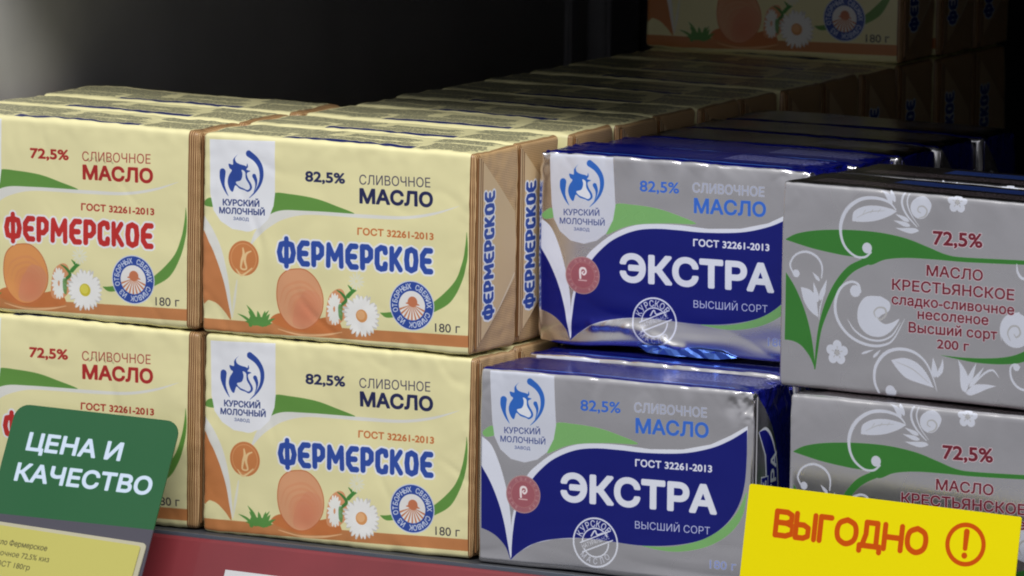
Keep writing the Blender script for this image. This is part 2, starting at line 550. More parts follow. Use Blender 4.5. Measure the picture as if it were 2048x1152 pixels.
def extra_art(shaded_top=False):
    a = Art(-M, -M, EW + M, EH + ED + M, SILVER, 1.0)
    C = homog(H_EB, 940, 690, 1 / 2.494)
    a.T = C
    blue, white, grn = (20, 28, 128), (226, 230, 244), (132, 190, 116)
    a.poly([(428, 392), (520, 394), (640, 414), (740, 448), (838, 494), (700, 490), (560, 492), (470, 508), (385, 540), (415, 470)], grn, .12)
    a.poly([(64, 432), (110, 402), (128, 445), (80, 458)], grn, .12)
    a.stroke([(860, 1002), (960, 1016), (1060, 1014), (1180, 985), (1280, 925), (1345, 845), (1378, 740)], [.1, .6, 1.0, 1.3, 1.4, 1.1, .2], grn, .12)
    body = [(1381, 425), (1379, 560), (1368, 700), (1340, 800), (1290, 880), (1220, 940), (1130, 980), (1000, 1000), (850, 1000), (700, 980), (560, 963), (420, 968),
            (320, 990), (250, 1030), (202, 1072)]
    upper = [(212, 950), (226, 850), (250, 765), (300, 685), (350, 625), (420, 568), (520, 527), (620, 516), (740, 524), (880, 539), (1060, 541), (1200, 516), (1300, 475)]
    band = [(202, 1060), (206, 900), (226, 800), (280, 660), (340, 595), (430, 532), (530, 497), (640, 492), (760, 500), (900, 520), (1060, 522), (1200, 497), (1300, 452), (1384, 405)]
    a.poly([(1384, 405)] + body[1:] + band[:-1], white, 0, 1, False)

    def sm(L):
        return [tuple(p) for p in catmull(L, 6)]
    a.poly(sm([(1384, 405), (1381, 440)]) + sm(body[1:]) + sm(band), white, 0, 1, False)
    a.poly(sm(body) + sm(upper + [(1381, 425)]), blue, .3, 1, False)
    a.poly(sm([(60, 455), (108, 500), (150, 600), (182, 720), (202, 850), (205, 960), (203, 1060), (160, 880), (115, 740), (58, 610)]), white, 0, 1, False)
    a.poly(sm([(56, 600), (100, 680), (140, 780), (168, 880), (186, 980), (201, 1072)]) + sm([(201, 1072), (178, 1010), (140, 962), (100, 932), (56, 912)]), blue, .3, 1, False)
    a.poly([(98, 122), (418, 150), (430, 400), (418, 470), (385, 535), (335, 572), (272, 586), (205, 568), (152, 520), (122, 455), (112, 380)], (218, 222, 236), .15, smooth=False)
    logo(a, homog(H_EB, 983.0, 736.8, .1712), (44, 104, 196))
    a.T = C
    a.text('КУРСКИЙ', (172, 440), (350, 447), 2.0, (44, 60, 130), .01)
    a.text('МОЛОЧНЫЙ', (152, 482), (376, 497), 1.95, (44, 60, 130), .01)
    a.text('ЗАВОД', (222, 518), (300, 524), 1.0, (44, 60, 130), .004)
    a.text('82,5%', (552, 327), (752, 341), 3.7, (56, 104, 204), .022)
    a.text('СЛИВОЧНОЕ', (820, 334), (1180, 362), 3.0, (150, 158, 186), 0, halo=(216, 220, 238), halo_w=.026, op=.85)
    a.text('МАСЛО', (826, 440), (1190, 466), 4.9, (56, 108, 208), .036)
    a.text('ГОСТ 32261-2013', (823, 606), (1207, 637), 2.4, (236, 238, 250), .034)
    a.text('ЭКСТРА', (450, 780), (1232, 848), 9.4, (228, 232, 246), .046)
    a.text('ВЫСШИЙ СОРТ', (823, 915), (1198, 946), 2.4, (206, 212, 240), .002)
    # red medal
    a.disc((266, 745), 6.1, (206, 160, 160), .4)
    a.disc((266, 745), 5.75, (178, 112, 122), .2)
    a.disc((266, 745), 4.3, (206, 140, 140), .4)
    a.disc((266, 745), 4.1, (176, 102, 112), .2)
    cc = a.T((266, 745))
    a.T = ident
    a.ring_text('ВЫБОР ПОКУПАТЕЛЯ', cc, 4.5, .9, (214, 170, 168), 250, -70, .0)
    a.stroke([(cc[0] - .8, cc[1] - .9), (cc[0] - .8, cc[1] + 1.9), (cc[0] + .6, cc[1] + 2.3), (cc[0] + 1.2, cc[1] + 1.2), (cc[0] + .5, cc[1] + .3), (cc[0] - .2, cc[1] + .8), (cc[0] + .3, cc[1] + 1.3)],
             [.35, .4, .35, .3, .3, .25, .2], (244, 232, 234))
    a.stroke([(cc[0] - 1.4, cc[1] - 1.6), (cc[0] + 1.4, cc[1] - 1.6)], .18, (226, 190, 190))
    a.T = C
    # round stamp, half on navy and half on silver
    c = a.T((625, 986))
    a.T = ident
    st = (226, 230, 244)
    ring = [(c[0] + 7.75 * math.cos(t), c[1] + 7.75 * math.sin(t)) for t in np.linspace(0, 2 * math.pi, 49)]
    a.stroke(ring, .28, st, smooth=False)
    ring = [(c[0] + 4.6 * math.cos(t), c[1] + 4.6 * math.sin(t)) for t in np.linspace(math.radians(30), math.radians(180), 30)]
    a.stroke(ring, .22, st, smooth=False)
    ring = [(c[0] + 4.6 * math.cos(t), c[1] + 4.6 * math.sin(t)) for t in np.linspace(math.radians(210), math.radians(360), 30)]
    a.stroke(ring, .22, st, smooth=False)
    a.ring_text('КУРСКОЕ', c, 5.0, 2.1, st, 165, 35, .02)
    a.ring_text('МАСЛО', c, 5.0, 1.9, (214, 218, 236), 215, 325, .0, True)
    for s in (-1.45, 1.45):
        a.stroke([(c[0] - 4.9 - s * .3, c[1] - 1.9 + s), (c[0] + 5.6 - s * .3, c[1] + 2.7 + s)], .2, st, smooth=False)
    a.text('НАТУРАЛЬНОЕ', (c[0] - 4.4, c[1] - 2.35), (c[0] + 5.0, c[1] + 1.75), 1.5, st, .01)
    a.stroke([(c[0] - 1.5, c[1] + 2), (c[0] - .3, c[1] + 3.8), (c[0] + .6, c[1] + 2.6), (c[0] + 2.4, c[1] + 3.2)], .25, st)
    a.T = C
    a.text('180 г', (1197, 1113), (1327, 1126), 2.7, (140, 156, 214), 0, halo=(190, 196, 226), halo_w=.02)
    # top of the pack: navy foil, printed lines
    a.T = ident
    t0 = EH
    a.poly([(-M, t0 + .4), (EW + M, t0 + .4), (EW + M, t0 + ED + M), (-M, t0 + ED + M)], (18, 26, 140), .6, smooth=False)
    a.poly([(14, t0 + 3.0), (88, t0 + 3.0), (88, t0 + 4.1), (14, t0 + 4.1)], (70, 120, 220), .3, smooth=False)
    if shaded_top:  # rear rows: shade and dim reflection painted into the foil top as grey
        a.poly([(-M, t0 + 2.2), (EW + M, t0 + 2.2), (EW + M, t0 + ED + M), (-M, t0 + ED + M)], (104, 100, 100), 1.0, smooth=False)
    a.micro(4, t0 + 9, 90, t0 + 22, (110, 110, 150), 1.2, .2, .45, seed=12)
    a.micro(60, t0 + 12, 92, t0 + 25, (200, 200, 214), .9, .25, .6, seed=13)
    # underside turned-up navy
    a.poly([(-M, -M), (EW + M, -M), (EW + M, -1), (-M, -1)], (20, 26, 150), .3, smooth=False)
    return a


def extra_end():
    a = Art(-2, -2, ED + 4, EH + 2, (20, 26, 140), .45)
    sm = lambda L: [tuple(p) for p in catmull(L, 6)]
    a.poly([(-2, -2), (-2, EH + 2)] + sm([(1.5, EH + 2), (6, 58), (13, 49), (17.5, 36), (18.5, 20), (16, 6), (12, -2)]), SILVER, 1.0, 1, False)
    a.poly(sm([(2.0, 50), (7, 51), (12, 47), (16, 38), (17.3, 25), (15.5, 10), (10, 4), (6.5, 12), (7.5, 30), (6.5, 42)]), (226, 230, 244), 0, 1, False)
    a.poly(sm([(2.4, 50), (7, 50), (11.6, 46), (15.5, 38), (16.8, 25), (15, 10), (10.4, 5), (7.5, 12), (8.5, 30), (7.3, 42)]), (20, 26, 150), .3, 1, False)
    a.text('ЭКСТРА', (15.2, 12), (15.2, 42.5), 4.3, (228, 232, 246), .04)
    a.poly([(4.2, 20), (9.2, 20), (9.2, 35.5), (4.2, 35.5)], (226, 230, 244), 0, smooth=False)
    a.poly([(4.6, 20.4), (8.8, 20.4), (8.8, 35.1), (4.6, 35.1)], (20, 26, 150), .3, smooth=False)
    a.text('82,5%', (8.0, 22), (8.0, 34.2), 2.7, (228, 232, 246), .02)
    return a


def peasant_art():
    a = Art(-M, -M, KW + M, KH + KD + M, (238, 236, 238), 1.0)
    C = homog(H_KT, 1540, 340, .42546)
    a.T = C
    g, w = (62, 134, 56), (204, 208, 222)
    mm = .0705     # mm per label unit
    sm = lambda L: [tuple(p) for p in catmull(L, 6)]
    a.poly(sm([(76, 322), (130, 296), (230, 281), (380, 280), (520, 293), (640, 320), (740, 360), (830, 397), (920, 410), (1194, 424), (1260, 432), (1330, 426)])
           + sm([(1330, 446), (1194, 444), (920, 432), (780, 420), (640, 412), (540, 420), (470, 445), (420, 412), (330, 396), (200, 366), (76, 326)]), g, .25, 1, False)
    a.poly(sm([(440, 415), (370, 450), (310, 520), (265, 610), (232, 720), (215, 840), (208, 935)])
           + sm([(214, 935), (226, 850), (246, 740), (285, 640), (330, 550), (390, 480), (470, 440), (540, 420)]), g, .25, 1, False)
    a.poly(sm([(76, 478), (120, 550), (162, 650), (192, 760), (208, 870), (211, 935)]) + sm([(211, 935), (190, 880), (150, 825), (110, 802), (70, 795)]), g, .25, 1, False)
    a.poly(sm([(795, 868), (900, 880), (1020, 884), (1120, 876), (1194, 852), (1290, 800), (1330, 740)])
           + sm([(1335, 770), (1290, 850), (1194, 900), (1100, 912), (980, 906), (880, 888), (795, 868)]), g, .25, 1, False)

    def st(P, r, col=w):
        a.stroke(P, [max(.05, q * mm * .86) for q in r] if hasattr(r, '__len__') else r * mm, col)

    def blob(c, r, col=w):
        a.disc(c, r * mm * 1.0, col)

    def leaf(p, q, wd, bend=0.0, col=w):
        wd *= .8
        p, q = np.array(p, float), np.array(q, float)
        d = q - p
        n = np.array((-d[1], d[0])) / np.hypot(*d)
        m1 = p + d * .35 + n * (wd + bend)
        m2 = p + d * .35 - n * (wd - bend)
        a.poly(sm([tuple(p), tuple(p + d * .12 + n * wd * .7), tuple(m1), tuple(p + d * .7 + n * (wd * .55 + bend)), tuple(q)])
               + sm([tuple(q), tuple(p + d * .7 - n * (wd * .5 - bend)), tuple(m2), tuple(p + d * .12 - n * wd * .7), tuple(p)]), col, 0, 1, False)
    gr = (176, 176, 178)
    # upper scroll
    st([(592, 185), (560, 150), (500, 130), (430, 135), (370, 175), (338, 235), (334, 300), (355, 360), (400, 402), (445, 408), (475, 385)], [3, 6, 8, 9, 10, 10, 8, 7, 6, 6, 5])
    blob((457, 365), 24)
    a.poly(sm([(388, 238), (395, 195), (440, 170), (500, 166), (560, 178), (598, 192)]) + sm([(598, 192), (560, 215), (500, 236), (440, 242), (388, 238)]), w, 0, 1, False)
    st([(410, 222), (470, 195), (540, 190)], [1, 2, 1], gr)
    for x in (450, 485, 520):
        st([(x - 12, 205 - (x - 450) * .1), (x, 186 - (x - 450) * .05)], [1, 1.6], gr)
    leaf((575, 160), (520, 88), 16, 8)
    leaf((588, 150), (560, 70), 12)
    st([(690, 265), (640, 205), (620, 150), (632, 100)], [2, 5, 6, 5])
    st([(700, 262), (662, 205), (645, 150), (655, 105)], [1, 3, 4, 3])
    leaf((700, 285), (590, 270), 16, -4)
    leaf((660, 262), (580, 235), 13)
    leaf((655, 240), (590, 205), 12)
    a.disc((705, 178), 3.3, w)
    st([(745, 195), (752, 160), (725, 128), (690, 130)], [6, 8, 7, 3])
    st([(700, 225), (728, 215), (738, 190), (722, 170), (700, 172), (695, 190), (708, 200)], [2, 4, 4, 4, 3, 3, 2], gr)

    def flower(c, r, n=5, rot=0.3):
        cc = a.T(c)
        T, a.T = a.T, ident
        for i in range(n):
            t = rot + 2 * math.pi * i / n
            a.disc((cc[0] + .95 * r * math.cos(t), cc[1] + .95 * r * math.sin(t)), r * .62, w)
            a.stroke([(cc[0] + .2 * r * math.cos(t), cc[1] + .2 * r * math.sin(t)), (cc[0] + .75 * r * math.cos(t), cc[1] + .75 * r * math.sin(t))], [.05, .16], gr, smooth=False)
        a.disc(cc, r * .25, gr)
        a.T = T
    flower((880, 150), 2.2)
    flower((316, 856), 2.5)
    # left small scroll
    st([(108, 478), (96, 440), (120, 398), (170, 382), (220, 405), (245, 450), (243, 505)], [4, 5, 5, 6, 6, 5, 3])
    blob((124, 484), 17)
    a.poly(sm([(146, 548), (190, 562), (218, 600), (228, 690)]) + sm([(228, 690), (190, 660), (160, 610), (146, 548)]), w, 0, 1, False)
    leaf((226, 620), (205, 525), 14)
    leaf((236, 612), (268, 512), 15)
    leaf((234, 520), (200, 478), 9)
    st([(232, 700), (236, 650), (250, 600)], [1, 3, 2])
    # middle scroll
    st([(425, 570), (415, 535), (380, 524), (335, 550), (310, 610), (312, 680), (345, 745), (400, 795), (470, 822), (530, 822), (580, 795), (632, 700)], [6, 6, 6, 7, 8, 8, 7, 7, 7, 6, 4, 1])
    blob((402, 567), 26)
    a.poly(sm([(520, 592), (450, 595), (415, 650), (418, 720), (460, 770), (520, 782), (570, 755), (608, 700), (575, 715), (540, 722), (510, 700), (525, 680), (560, 660), (562, 620), (520, 592)]),
           w, 0, 1, False)
    st([(498, 690), (490, 665), (510, 645), (540, 650), (545, 680), (520, 702), (505, 690)], [2, 4, 4, 5, 5, 4, 2], gr)
    st([(532, 672), (520, 668), (515, 680)], [3, 3, 2])
    st([(366, 700), (400, 752), (455, 790), (520, 800), (575, 775), (612, 715)], [1, 4, 5, 5, 4, 1])
    leaf((430, 862), (490, 842), 7)
    leaf((485, 880), (522, 842), 8)
    # lower scroll
    st([(512, 1045), (492, 990), (498, 920), (540, 862), (600, 840), (670, 852), (725, 895), (760, 960), (784, 1040)], [6, 7, 8, 9, 8, 7, 5, 4, 1])
    blob((566, 1036), 24)
    st([(548, 1060), (585, 1055), (592, 1035)], [4, 5, 3])
    a.poly(sm([(570, 892), (630, 882), (690, 905), (735, 955), (768, 1022)]) + sm([(768, 1022), (700, 1000), (640, 975), (600, 935), (570, 892)]), w, 0, 1, False)
    st([(592, 900), (670, 935), (745, 1000)], [1, 2.4, 1], gr)
    leaf((775, 975), (765, 880), 17)
    leaf((785, 975), (810, 885), 14, 6)
    leaf((918, 1045), (882, 890), 26, 8)
    leaf((918, 1048), (1062, 1015), 26, -8)
    leaf((925, 1010), (968, 905), 15)
    leaf((935, 1020), (1005, 925), 13)
    st([(945, 1020), (1000, 960), (1045, 940), (1075, 975)], [1, 5, 5, 1])
    # right scrolls
    a.disc((1155, 752), 5.4, w)
    st([(1088, 800), (1085, 740), (1115, 690), (1170, 672)], [1, 4, 6, 6])
    st([(1130, 800), (1118, 765), (1135, 735), (1165, 735), (1178, 765), (1160, 785), (1148, 770)], [2, 4, 5, 5, 5, 4, 2], gr)
    st([(1172, 925), (1150, 912), (1130, 930), (1135, 980), (1165, 1020), (1215, 1035), (1270, 1010)], [5, 5, 5, 6, 6, 6, 2])
    blob((1158, 926), 16)
    st([(1160, 440), (1165, 480), (1190, 510), (1240, 505)], [2, 6, 7, 3])
    # wording
    mar = (112, 30, 44)
    ha = dict(halo=(222, 206, 216), halo_w=.028)
    a.text('72,5%', (764, 350), (998, 366), 4.6, mar, .03, **ha)
    a.text('МАСЛО', (734, 496), (1000, 521), 3.45, mar, .022, **ha)
    a.text('КРЕСТЬЯНСКОЕ', (573, 561), (1149, 612), 3.45, mar, .022, **ha)
    a.text('сладко-сливочное', (571, 629), (1149, 681), 3.3, mar, .022, **ha)
    a.text('несоленое', (693, 699), (1027, 729), 3.3, mar, .022, **ha)
    a.text('Высший сорт', (651, 761), (1068, 797), 3.3, mar, .022, **ha)
    a.text('200 г', (783, 837), (935, 851), 3.0, mar, .02, **ha)
    # the top: foil painted darker for its dim reflection; blue print toward the rear
    a.T = ident
    t0 = KH
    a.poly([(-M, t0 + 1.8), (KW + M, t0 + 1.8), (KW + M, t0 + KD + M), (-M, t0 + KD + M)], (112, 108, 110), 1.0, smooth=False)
    a.poly([(30, t0 + 17), (KW + M, t0 + 17), (KW + M, t0 + 25), (30, t0 + 25)], (40, 60, 120), .5, smooth=False)
    a.micro(8, t0 + 6, 92, t0 + 14, (110, 90, 100), 1.2, .2, .6, seed=22)
    return a


# ------------------------------------------------------------------ materials
def new_mat(name):
    m = bpy.data.materials.new(name)
    m.use_nodes = True
    nt = m.node_tree
    return m, nt.nodes, nt.links, nt.nodes['Principled BSDF']


def print_mat(name, art, rough, bump, coat=0.0, scale=120.0, foil=False, spec=.5):
    m, N, L, P = new_mat(name)
    t = N.new('ShaderNodeTexImage')
    t.image = art.image(name + '_print')
    t.extension = 'EXTEND'
    t.interpolation = 'Cubic'
    L.new(t.outputs['Color'], P.inputs['Base Color'])
    L.new(t.outputs['Alpha'], P.inputs['Metallic'])
    tc = N.new('ShaderNodeTexCoord')
    n1 = N.new('ShaderNodeTexNoise')
    n1.inputs['Scale'].default_value = scale
    n1.inputs['Detail'].default_value = 5
    n1.inputs['Roughness'].default_value = .55
    L.new(tc.outputs['Object'], n1.inputs['Vector'])
    b = N.new('ShaderNodeBump')
    b.inputs['Strength'].default_value = bump
    b.inputs['Distance'].default_value = 0.0008
    L.new(n1.outputs['Fac'], b.inputs['Height'])
    L.new(b.outputs['Normal'], P.inputs['Normal'])
    if foil:
        # fine creases of handled foil
        n3 = N.new('ShaderNodeTexNoise')
        n3.noise_type = 'RIDGED_MULTIFRACTAL'
        n3.inputs['Scale'].default_value = 16
        n3.inputs['Detail'].default_value = 3
        n3.inputs['Roughness'].default_value = .45
        n3.inputs['Distortion'].default_value = .6
        L.new(tc.outputs['Object'], n3.inputs['Vector'])
        n4 = N.new('ShaderNodeTexNoise')
        n4.inputs['Scale'].default_value = 20
        L.new(tc.outputs['Object'], n4.inputs['Vector'])
        m4 = N.new('ShaderNodeMapRange')
        m4.inputs['From Min'].default_value = .45
        m4.inputs['From Max'].default_value = .75
        L.new(n4.outputs['Fac'], m4.inputs['Value'])
        mu = N.new('ShaderNodeMath')
        mu.operation = 'MULTIPLY'
        L.new(n3.outputs['Fac'], mu.inputs[0])
        L.new(m4.outputs['Result'], mu.inputs[1])
        b2 = N.new('ShaderNodeBump')
        b2.inputs['Strength'].default_value = .8
        b2.inputs['Distance'].default_value = 0.0012
        L.new(mu.outputs['Value'], b2.inputs['Height'])
        L.new(b2.outputs['Normal'], b.inputs['Normal'])
    mr = N.new('ShaderNodeMapRange')
    mr.inputs['From Min'].default_value = .3
    mr.inputs['From Max'].default_value = .7
    mr.inputs['To Min'].default_value = rough - .05
    mr.inputs['To Max'].default_value = rough + .07
    n2 = N.new('ShaderNodeTexNoise')
    n2.inputs['Scale'].default_value = 28
    L.new(tc.outputs['Object'], n2.inputs['Vector'])
    L.new(n2.outputs['Fac'], mr.inputs['Value'])
    L.new(mr.outputs['Result'], P.inputs['Roughness'])
    P.inputs['Coat Weight'].default_value = coat
    P.inputs['Coat Roughness'].default_value = .25
    P.inputs['Specular IOR Level'].default_value = spec
    return m


def plain_mat(name, col, rough=.5, metal=0.0, noise_amt=.12, scale=40, bump=.1, coat=0.0):
    m, N, L, P = new_mat(name)
    tc = N.new('ShaderNodeTexCoord')
    n = N.new('ShaderNodeTexNoise')
    n.inputs['Scale'].default_value = scale
    n.inputs['Detail'].default_value = 6
    L.new(tc.outputs['Object'], n.inputs['Vector'])
    r = N.new('ShaderNodeValToRGB')
    c = np.array(col)
    r.color_ramp.elements[0].position = .3
    r.color_ramp.elements[1].position = .7
    r.color_ramp.elements[0].color = (*(c * (1 - noise_amt)), 1)
    r.color_ramp.elements[1].color = (*np.minimum(c * (1 + noise_amt), 1), 1)
    L.new(n.outputs['Fac'], r.inputs['Fac'])
    L.new(r.outputs['Color'], P.inputs['Base Color'])
    b = N.new('ShaderNodeBump')
    b.inputs['Strength'].default_value = bump
    b.inputs['Distance'].default_value = .0006
    L.new(n.outputs['Fac'], b.inputs['Height'])
    L.new(b.outputs['Normal'], P.inputs['Normal'])
    P.inputs['Roughness'].default_value = rough
    P.inputs['Metallic'].default_value = metal
    P.inputs['Coat Weight'].default_value = coat
    return m


# ------------------------------------------------------------------ geometry helpers
def link_mesh(name, me, parent=None, mat=None):
    o = bpy.data.objects.new(name, me)
    COL.objects.link(o)
    if parent is not None:
        o.parent = parent
    return o


def thing(name, label, cat, loc=(0, 0, 0), rotz=0.0, group=None):
    o = bpy.data.objects.new(name, None)
    o.empty_display_size = .01
    COL.objects.link(o)
    o.location = Vector(loc) * MM
    o.rotation_euler = (0, 0, math.radians(rotz))
    o['label'] = label
    o['category'] = cat
    if group:
        o['group'] = group
    return o


def axis_marks(L, r, step):
    a = [0, r * .35, r * .7, r]
    n = max(1, int(round((L - 2 * r) / step)))
    mid = [r + (L - 2 * r) * i / n for i in range(1, n)]
    return a + mid + [L - r, L - r * .7, L - r * .35, L]


def pack_mesh(name, W, H, D, r, step, disp, mats, wrap, end, end_map=None):
    """a wrapped block: rounded box, uv unrolled round the front and top, ends on their own sheet"""
    X, Y, Z = axis_marks(W, r, step), axis_marks(D, r, step), axis_marks(H, r, step)
    idx, verts, nors = {}, [], []

    def vert(i, j, k):
        key = (i, j, k)
        if key in idx:
            return idx[key]
        p = Vector((X[i], Y[j], Z[k]))
        q = Vector((min(max(p.x, r), W - r), min(max(p.y, r), D - r), min(max(p.z, r), H - r)))
        n = (p - q).normalized()
        p2 = q + n * r
        p2 += n * disp(p2, n)
        idx[key] = len(verts)
        verts.append(p2 * MM)
        return idx[key]
    faces, uvs, mi = [], [], []
    nx, ny, nz = len(X) - 1, len(Y) - 1, len(Z) - 1

    def quad(keys, uv, m):
        faces.append([vert(*k) for k in keys])
        uvs.extend(uv)
        mi.append(m)
    wu, eu = wrap.uv, end.uv
    for i in range(nx):
        for k in range(nz):
            a, b, c, d = X[i], X[i + 1], Z[k], Z[k + 1]
            quad([(i, 0, k), (i + 1, 0, k), (i + 1, 0, k + 1), (i, 0, k + 1)], [wu(a, c), wu(b, c), wu(b, d), wu(a, d)], 0)
            s, t = H + D * c / H, H + D * d / H
            quad([(i, ny, k), (i, ny, k + 1), (i + 1, ny, k + 1), (i + 1, ny, k)], [wu(a, s), wu(a, t), wu(b, t), wu(b, s)], 0)
        for j in range(ny):
            a, b, c, d = X[i], X[i + 1], Y[j], Y[j + 1]
            quad([(i, j, nz), (i + 1, j, nz), (i + 1, j + 1, nz), (i, j + 1, nz)], [wu(a, H + c), wu(b, H + c), wu(b, H + d), wu(a, H + d)], 0)
            f = lambda y: -min(y, M)
            quad([(i, j, 0), (i, j + 1, 0), (i + 1, j + 1, 0), (i + 1, j, 0)], [wu(a, f(c)), wu(a, f(d)), wu(b, f(d)), wu(b, f(c))], 0)
    for j in range(ny):
        for k in range(nz):
            a, b, c, d = Y[j], Y[j + 1], Z[k], Z[k + 1]
            quad([(nx, j, k), (nx, j + 1, k), (nx, j + 1, k + 1), (nx, j, k + 1)], [eu(a, c), eu(b, c), eu(b, d), eu(a, d)], 1)
            quad([(0, j, k), (0, j, k + 1), (0, j + 1, k + 1), (0, j + 1, k)], [eu(a, c), eu(a, d), eu(b, d), eu(b, c)], 1)
    me = bpy.data.meshes.new(name)
    me.from_pydata(verts, [], faces)
    l = me.uv_layers.new(name='UVMap')
    l.data.foreach_set('uv', np.array(uvs, np.float32).ravel())
    me.polygons.foreach_set('material_index', mi)
    me.polygons.foreach_set('use_smooth', [True] * len(faces))
    for m in mats:
        me.materials.append(m)
    me.update()
    return me


def sheet_mesh(name, outline, thick, mat, uvf=None, place=None, cuts=1.2, bulge=None, back=None):
    """a card or flap: an outline (2-D mm) given thickness; place(u, v, w) -> 3-D mm"""
    bm = bmesh.new()
    vs = [bm.verts.new((p[0], p[1], 0)) for p in outline]
    f = bm.faces.new(vs)
    ret = bmesh.ops.triangulate(bm, faces=[f])
    xs = [p[0] for p in outline]
    ys = [p[1] for p in outline]
    n = 0
    for lo, hi, ax in ((min(xs), max(xs), 0), (min(ys), max(ys), 1)):
        q = lo + cuts
        while q < hi:
            co = (q, 0, 0) if ax == 0 else (0, q, 0)
            no = (1, 0, 0) if ax == 0 else (0, 1, 0)
            bmesh.ops.bisect_plane(bm, geom=bm.verts[:] + bm.edges[:] + bm.faces[:], plane_co=co, plane_no=no)
            q += cuts
    bmesh.ops.recalc_face_normals(bm, faces=bm.faces[:])
    for f in bm.faces:
        if f.normal.z < 0:
            f.normal_flip()
    top = bm.faces[:]
    r = bmesh.ops.extrude_face_region(bm, geom=top)
    newv = [g for g in r['geom'] if isinstance(g, bmesh.types.BMVert)]
    for v in newv:
        v.co.z += thick
    for f in top:
        if f.is_valid:
            f.normal_flip()
    bmesh.ops.recalc_face_normals(bm, faces=bm.faces[:])
    uvl = bm.loops.layers.uv.new('UVMap')
    for f in bm.faces:
        for l in f.loops:
            l[uvl].uv = uvf(l.vert.co.x, l.vert.co.y) if uvf else (l.vert.co.x, l.vert.co.y)
    for v in bm.verts:
        w = v.co.z + (bulge(v.co.x, v.co.y) if bulge else 0)
        v.co = Vector(place(v.co.x, v.co.y, w)) * MM
    bmesh.ops.recalc_face_normals(bm, faces=bm.faces[:])
    me = bpy.data.meshes.new(name)
    bm.to_mesh(me)
    bm.free()
    for p in me.polygons:
        p.use_smooth = False
        if back is not None and p.normal.y > .2:
            p.material_index = 1
    me.materials.append(mat)
    if back is not None:
        me.materials.append(back)
    return me


def box_mesh(name, lo, hi, mat, bev=0.6, seg=2):
    bm = bmesh.new()
    bmesh.ops.create_cube(bm, size=1)
    for v in bm.verts:
        v.co = Vector([lo[i] + (v.co[i] + .5) * (hi[i] - lo[i]) for i in range(3)]) * MM
    if bev:
        bmesh.ops.bevel(bm, geom=bm.edges[:], offset=bev * MM, segments=seg, affect='EDGES')
    me = bpy.data.meshes.new(name)
    bm.to_mesh(me)
    bm.free()
    me.materials.append(mat)
    return me


# ------------------------------------------------------------------ the shelf
mat_panel = plain_mat('grey_painted_panel', (.37, .365, .36), .55, 0, .10, 25, .12)
mat_board = plain_mat('dark_shelf_board', (.055, .058, .066), .45, 0, .15, 60, .1)
mat_back = plain_mat('dark_back_panel', (.028, .028, .034), .6, 0, .2, 20, .1)
mat_post = plain_mat('upright_steel', (.34, .34, .36), .4, .0, .1, 60, .05)
mat_lip = plain_mat('slate_lip', (.085, .10, .13), .4, 0, .08, 80, .05)
mat_rail = plain_mat('red_rail_plastic', (.20, .024, .032), .45, 0, .12, 30, .06, coat=.25)

shelf = thing('store_shelf', 'dark grey shop shelf bay with side panel holding the butter packs', 'shelf')
SX0, SX1, SY1 = -109.0, 338.0, 500.0
link_mesh('shelf_board', box_mesh('shelf_board', (SX0, -7, -14), (SX1, SY1, -.15), mat_board, .8), shelf)
link_mesh('upper_board', box_mesh('upper_board', (SX0, 35, 204), (SX1, SY1, 232), mat_board, 1.0), shelf)
link_mesh('side_panel', box_mesh('side_panel', (SX0 - 14, -10, -60), (SX0, SY1, 204), mat_panel, .8), shelf)
link_mesh('side_panel', box_mesh('side_panel', (SX1, -10, -60), (SX1 + 14, SY1, 204), mat_panel, .8), shelf)  # unseen right panel, added close in to cut light on the rear rows
link_mesh('back_panel', box_mesh('back_panel', (SX0 - 14, SY1, -60), (SX1 + 14, SY1 + 8, 232), mat_back, .5), shelf)
post = link_mesh('upright', box_mesh('upright', (SX0, 470, 0), (SX0 + 10, 497, 203.5), mat_post, 1.6, 3), shelf)
link_mesh('upright_flange', box_mesh('upright_flange', (SX0, 452, 0), (SX0 + 3, 459, 203.5), mat_post, 1.0), shelf)

TILT = math.tan(math.radians(25))


def rail_section():
    """extruded price channel: slate lip behind a tilted red face with a returned top edge"""
    prof = [(-7.4, -.4), (-9.6, -.6), (-10.3, -1.4), (-10.3 - 40 * TILT, -41.4), (-8.6 - 40 * TILT, -42.0), (-8.6, -3.0), (-7.4, -3.0)]
    bm = bmesh.new()
    rings = []
    xs = [SX0 + 1 + (SX1 - SX0 - 2) * i / 20 for i in range(21)]
    for x in xs:
        rings.append([bm.verts.new(Vector((x, y, z)) * MM) for y, z in prof])
    for a, b in zip(rings[:-1], rings[1:]):
        for i in range(len(prof)):
            j = (i + 1) % len(prof)
            bm.faces.new((a[i], a[j], b[j], b[i]))
    bm.faces.new(rings[0])
    bm.faces.new(rings[-1][::-1])
    bmesh.ops.recalc_face_normals(bm, faces=bm.faces[:])
    me = bpy.data.meshes.new('rail')
    bm.to_mesh(me)
    bm.free()
    me.materials.append(mat_rail)
    return me


rail = thing('price_rail', 'red plastic price rail running along the front edge of the shelf', 'price rail', (0, 0, 0))
link_mesh('channel', rail_section(), rail)
link_mesh('top_lip', box_mesh('top_lip', (SX0 + 1, -8.8, -2.6), (SX1 - 1, -7.1, .55), mat_lip, .35), rail)


def tilt_place(x0, y0, z0, tilt):
    k = math.radians(tilt)

    def f(u, v, w):
        return (x0 + u, y0 + v * math.sin(k) - w * math.cos(k), z0 + v * math.cos(k) + w * math.sin(k))
    return f


